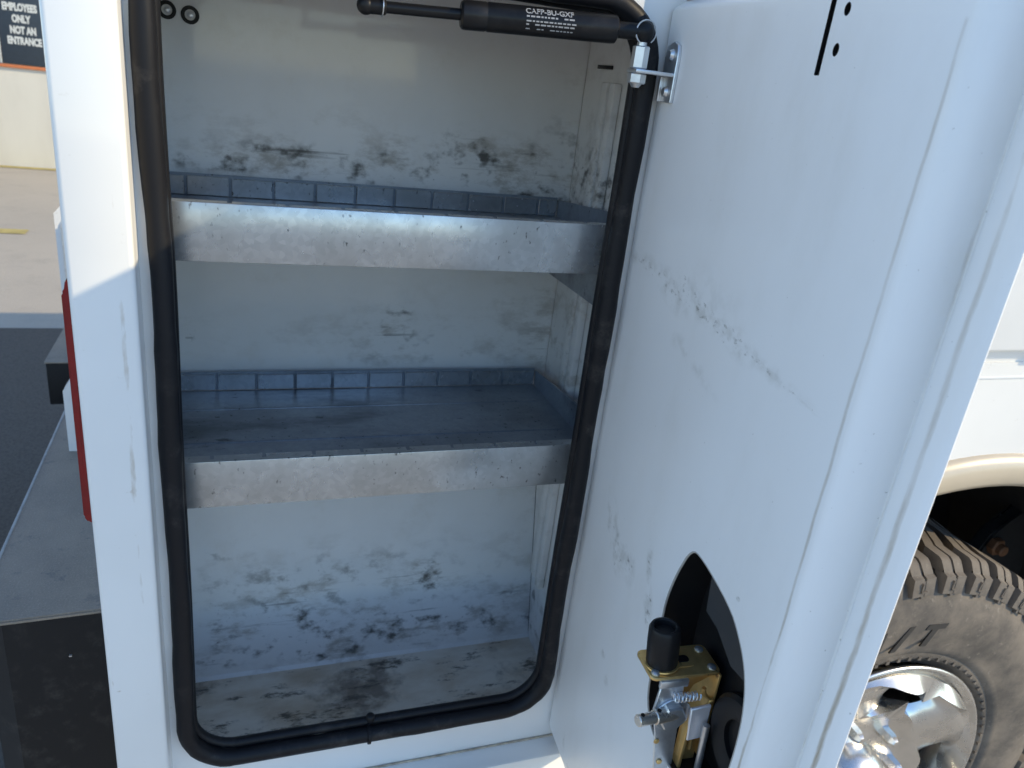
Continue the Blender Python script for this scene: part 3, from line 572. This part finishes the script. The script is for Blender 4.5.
# ------------------------------------------------------------------ shelf trays
def tray(label, ztop, zbot, zfl, x1, tx0, dirt):
    T = thing('shelf_tray', label, 'shelf', (.16, .14, zfl))
    T['group'] = 'galvanised shelf trays in the compartment'
    x0 = -.071; yf, yb = .0195, .2666
    bm = bmesh.new(); box(bm, x0, x1, yf, yf+.0016, zbot, ztop, .0006)          # front face
    box(bm, x0+.001, x1-.001, yf+.0017, yf+.0055, ztop-.0018, ztop-.0003, 0)
    x = tx0
    while x > x0+.044: x -= .044
    ns = []
    while x < x1-.006: ns.append(x); x += .044
    e = [x0+.001]+ns+[x1-.001]
    for i, (a, b) in enumerate(zip(e, e[1:])): box(bm, a+(.0018 if i else 0), b-(.0018 if b != e[-1] else 0), yf+.0055, yf+.0125, ztop-.0018, ztop-.0003, 0)
    build('front_lip', bm, 'galv', T)
    bm = bmesh.new(); box(bm, x0+.002, x1-.002, yf+.0018, yb, zfl-.0014, zfl); build('tray_floor', bm, 'galvd', T)
    for k in range(1, 3):
        bm = bmesh.new(); yy = yf + (yb-yf)*(.45 if k == 1 else .78); tube(bm, [(x0+.015, yy, zfl-.0007), (x1-.015, yy, zfl-.0007)], .0018, 8); build('floor_rib', bm, 'galvd', T)
    e2 = [x0+.001]+ns+[x1-.002]
    bm = bmesh.new(); box(bm, x0+.002, x1-.002, yb+.0022, yb+.0032, zfl-.001, zfl+.0225, 0); build('back_flange', bm, 'galvd', T)
    for a, b in zip(e2, e2[1:]):
        if b-a < .006: continue
        bm = bmesh.new(); box(bm, a+.0014, b-.0014, yb-.0006, yb+.002, zfl+.0006, zfl+.0198+random.uniform(-.0005, .0005), .0005, 1); build('back_tab', bm, 'galv', T)
    bm = bmesh.new(); prism(bm, [(yf+.002, zfl), (yf+.002, ztop+.0), (.05, ztop+.002), (yb, zfl+.02), (yb, zfl)], 'X', x1-.0018, x1-.0004); build('end_flange', bm, 'galvd', T)
    bm = bmesh.new(); prism(bm, [(yf+.002, zfl), (yf+.002, ztop-.002), (.05, ztop+dirt), (.075, ztop+dirt), (yb, zfl+.02), (yb, zfl)], 'X', x0+.0004, x0+.0018); build('end_flange', bm, 'galv', T)
    return T
tray('speckled galvanised shelf tray, upper one, its left end in sunlight', 1.2534, 1.207, 1.2155, .3765, -.0474, .035)
tray('galvanised shelf tray, lower one, with grimy blue-grey floor showing', 1.0284, .9825, .9906, .3765, -.0227, .0)

# ------------------------------------------------------------------ wheel
MW = Matrix.Translation((.8265, -.03, .4655)) @ Matrix.Rotation(rad(90), 4, 'X') @ Matrix.Scale(.952, 4)     # local z -> world -Y (outwards), local x -> X, local y -> Z
bm = bmesh.new()
prof = [(.232, -.012), (.243, -.008), (.250, .002), (.256, .005), (.262, .004), (.268, .0085), (.276, .0105), (.280, .0098), (.30, .0165), (.325, .018), (.35, .015), (.366, .009), (.382, .0), (.390, -.016), (.394, -.04), (.394, -.23), (.388, -.25), (.35, -.28), (.26, -.265), (.236, -.25)]
lathe(bm, prof, 96, MW); WHEEL = build('wheel', bm, 'tyre', TR, smooth=40); WHEEL['label'] = 'dusty mud-terrain tyre on a chrome wheel'
# tread blocks
def lug_mesh(mirror):
    bm = bmesh.new()
    path = [(.371, .0135, 0), (.3965, .0095, 0), (.3985, .003, 0), (.4025, .0, 0), (.4105, -.007, .0), (.413, -.013, .001), (.4125, -.040, .003), (.412, -.052, .012), (.411, -.085, .034), (.4095, -.112, .044), (.409, -.126, .044)]
    def strip(t0, t1, lift):
        rr = []
        for (r, h, t) in path:
            if mirror: h, t = -.25-h, -t
            cs = []
            side = r < .40
            for (tt, dep) in ((t0, 0), (t1, 0), (t1, .02), (t0, .02)):
                rad_ = r + lift - (dep if not side else dep*.3); hh = h - (0 if not side else (dep*.7 if not mirror else -dep*.7))
                if mirror: pass
                a = (t+tt)/r; cs.append(bm.verts.new((rad_*math.sin(a), rad_*math.cos(a), hh)))
            rr.append(cs)
        for a, b in zip(rr, rr[1:]):
            for k in range(4): bm.faces.new((a[k], a[(k+1) % 4], b[(k+1) % 4], b[k]))
        bm.faces.new(rr[0]); bm.faces.new(list(reversed(rr[-1])))
    strip(-.0185, -.0022, 0); strip(.0022, .0185, 0); strip(-.0024, .0024, -.004)
    if not mirror:
        box(bm, -.005, -.003, .377, .391, .0095, .0135); box(bm, -.005, .005, .377, .379, .0105, .0145)
    bmesh.ops.recalc_face_normals(bm, faces=bm.faces); me = bpy.data.meshes.new('tread_block'); bm.to_mesh(me); bm.free(); return finish(me, 'tyre', 30)
l1, l2 = lug_mesh(False), lug_mesh(True); NL = 44
for k in range(NL):
    linked('tread_block', l1, WHEEL, MW @ Matrix.Rotation(2*math.pi*k/NL + .03, 4, 'Z'))
    linked('tread_block', l2, WHEEL, MW @ Matrix.Rotation(2*math.pi*(k+.5)/NL + .03, 4, 'Z'))
# sidewall lettering
for ch, an, in_ in (('M', 106, 0), ('/', 96, 0), ('T', 86.5, 0)):
    r = .304; Mt = MW @ Matrix.Rotation(rad(an-90), 4, 'Z') @ Matrix.Translation((0, r, .0176)); text_mesh('tyre_lettering', ch, .047, .0012, 'tyretext', WHEEL, Mt, shear=.35, sx=1.15, bold=.0022)
# bead notches
bm = bmesh.new()
for k in range(80):
    a = 2*math.pi*k/80; box(bm, -.0028, .0028, .251, .2565, .0, .0065, M=MW @ Matrix.Rotation(a, 4, 'Z'))
build('bead_ribs', bm, 'tyre', WHEEL)
# chrome rim
bm = bmesh.new(); lathe(bm, [(.214, -.06), (.218, -.016), (.224, -.006), (.232, -.003), (.2375, .0), (.2405, .0045), (.2405, .0065), (.2385, .0085), (.2355, .0085), (.233, .005), (.228, .0015), (.222, -.001), (.219, -.004)], 96, MW)
lathe(bm, [(.214, -.05), (.205, -.2), (.2, -.24)], 96, MW); build('rim', bm, 'chrome', WHEEL, smooth=60, normals=False)
def hw(r, r1=.138, r2=.214):
    if r <= r1 or r >= r2: return 0
    s = (r-r1)/(r2-r1); f = 1-abs(2*s-1)**3.6
    return rad(15 + 8*s)*max(f, 0)**.5
rs = [.02, .05, .075, .085, .1, .115, .128, .138] + [.138+.076*(.5-.5*math.cos(math.pi*k/20.)) for k in range(1, 20)] + [.214, .217, .221]
K = 14; bm = bmesh.new(); rings = []
for r in rs:
    row = []
    for s in range(5):
        tw = rad(-6+72*s); h_ = hw(r)
        for k in range(K+1):
            f = k/K; th = tw + h_ + (rad(72)-2*h_)*f
            prof_h = -.008 if r > .2 else (-.008 - .030*((.2-r)/.1) if r > .1 else -.038 + .012*((.1-r)/.08))
            edge = (abs(2*f-1)**4) if .137 < r < .2145 else 0
            hgt = prof_h + .006*(1-abs(2*f-1)**2)*(1 if .137 < r < .2145 else 0) - .012*edge*min(1, h_/rad(6))
            row.append(bm.verts.new((r*math.cos(th), r*math.sin(th), hgt)))
    rings.append(row)
for i in range(len(rs)-1):
    for s in range(5):
        for k in range(K):
            a = s*(K+1)+k; bm.faces.new((rings[i][a], rings[i][a+1], rings[i+1][a+1], rings[i+1][a]))
bmesh.ops.remove_doubles(bm, verts=bm.verts[:], dist=1e-5)
bmesh.ops.solidify(bm, geom=bm.faces[:], thickness=.012); bmesh.ops.transform(bm, matrix=MW, verts=bm.verts[:]); build('spokes', bm, 'chrome', WHEEL, smooth=50)
bm = bmesh.new(); lathe(bm, [(0, .034), (.02, .033), (.04, .029), (.056, .021), (.066, .008), (.071, -.01), (.0725, -.036)], 48, MW); build('hub_cap', bm, 'chrome', WHEEL, smooth=60)
for k in range(8):
    a = rad(5+45*k); c = Vector((.102*math.cos(a), .102*math.sin(a), 0)); bm = bmesh.new()
    lathe(bm, [(0, .004), (.005, .003), (.0085, -.002), (.0105, -.008), (.011, -.03)], 6, MW @ Matrix.Translation(c)); lathe(bm, [(.0115, -.026), (.016, -.028), (.0165, -.036)], 20, MW @ Matrix.Translation(c)); build('lug_nut', bm, 'chrome', WHEEL, smooth=40)
bm = bmesh.new(); lathe(bm, [(0, -.085), (.19, -.085), (.2, -.1), (.2, -.2)], 48, MW); build('brake_drum', bm, 'dark', WHEEL)
bm = bmesh.new(); cyl(bm, (.8265, .20, .4655), (.8265, .384, .4655), .05, n=20); build('axle', bm, 'dark', TR)
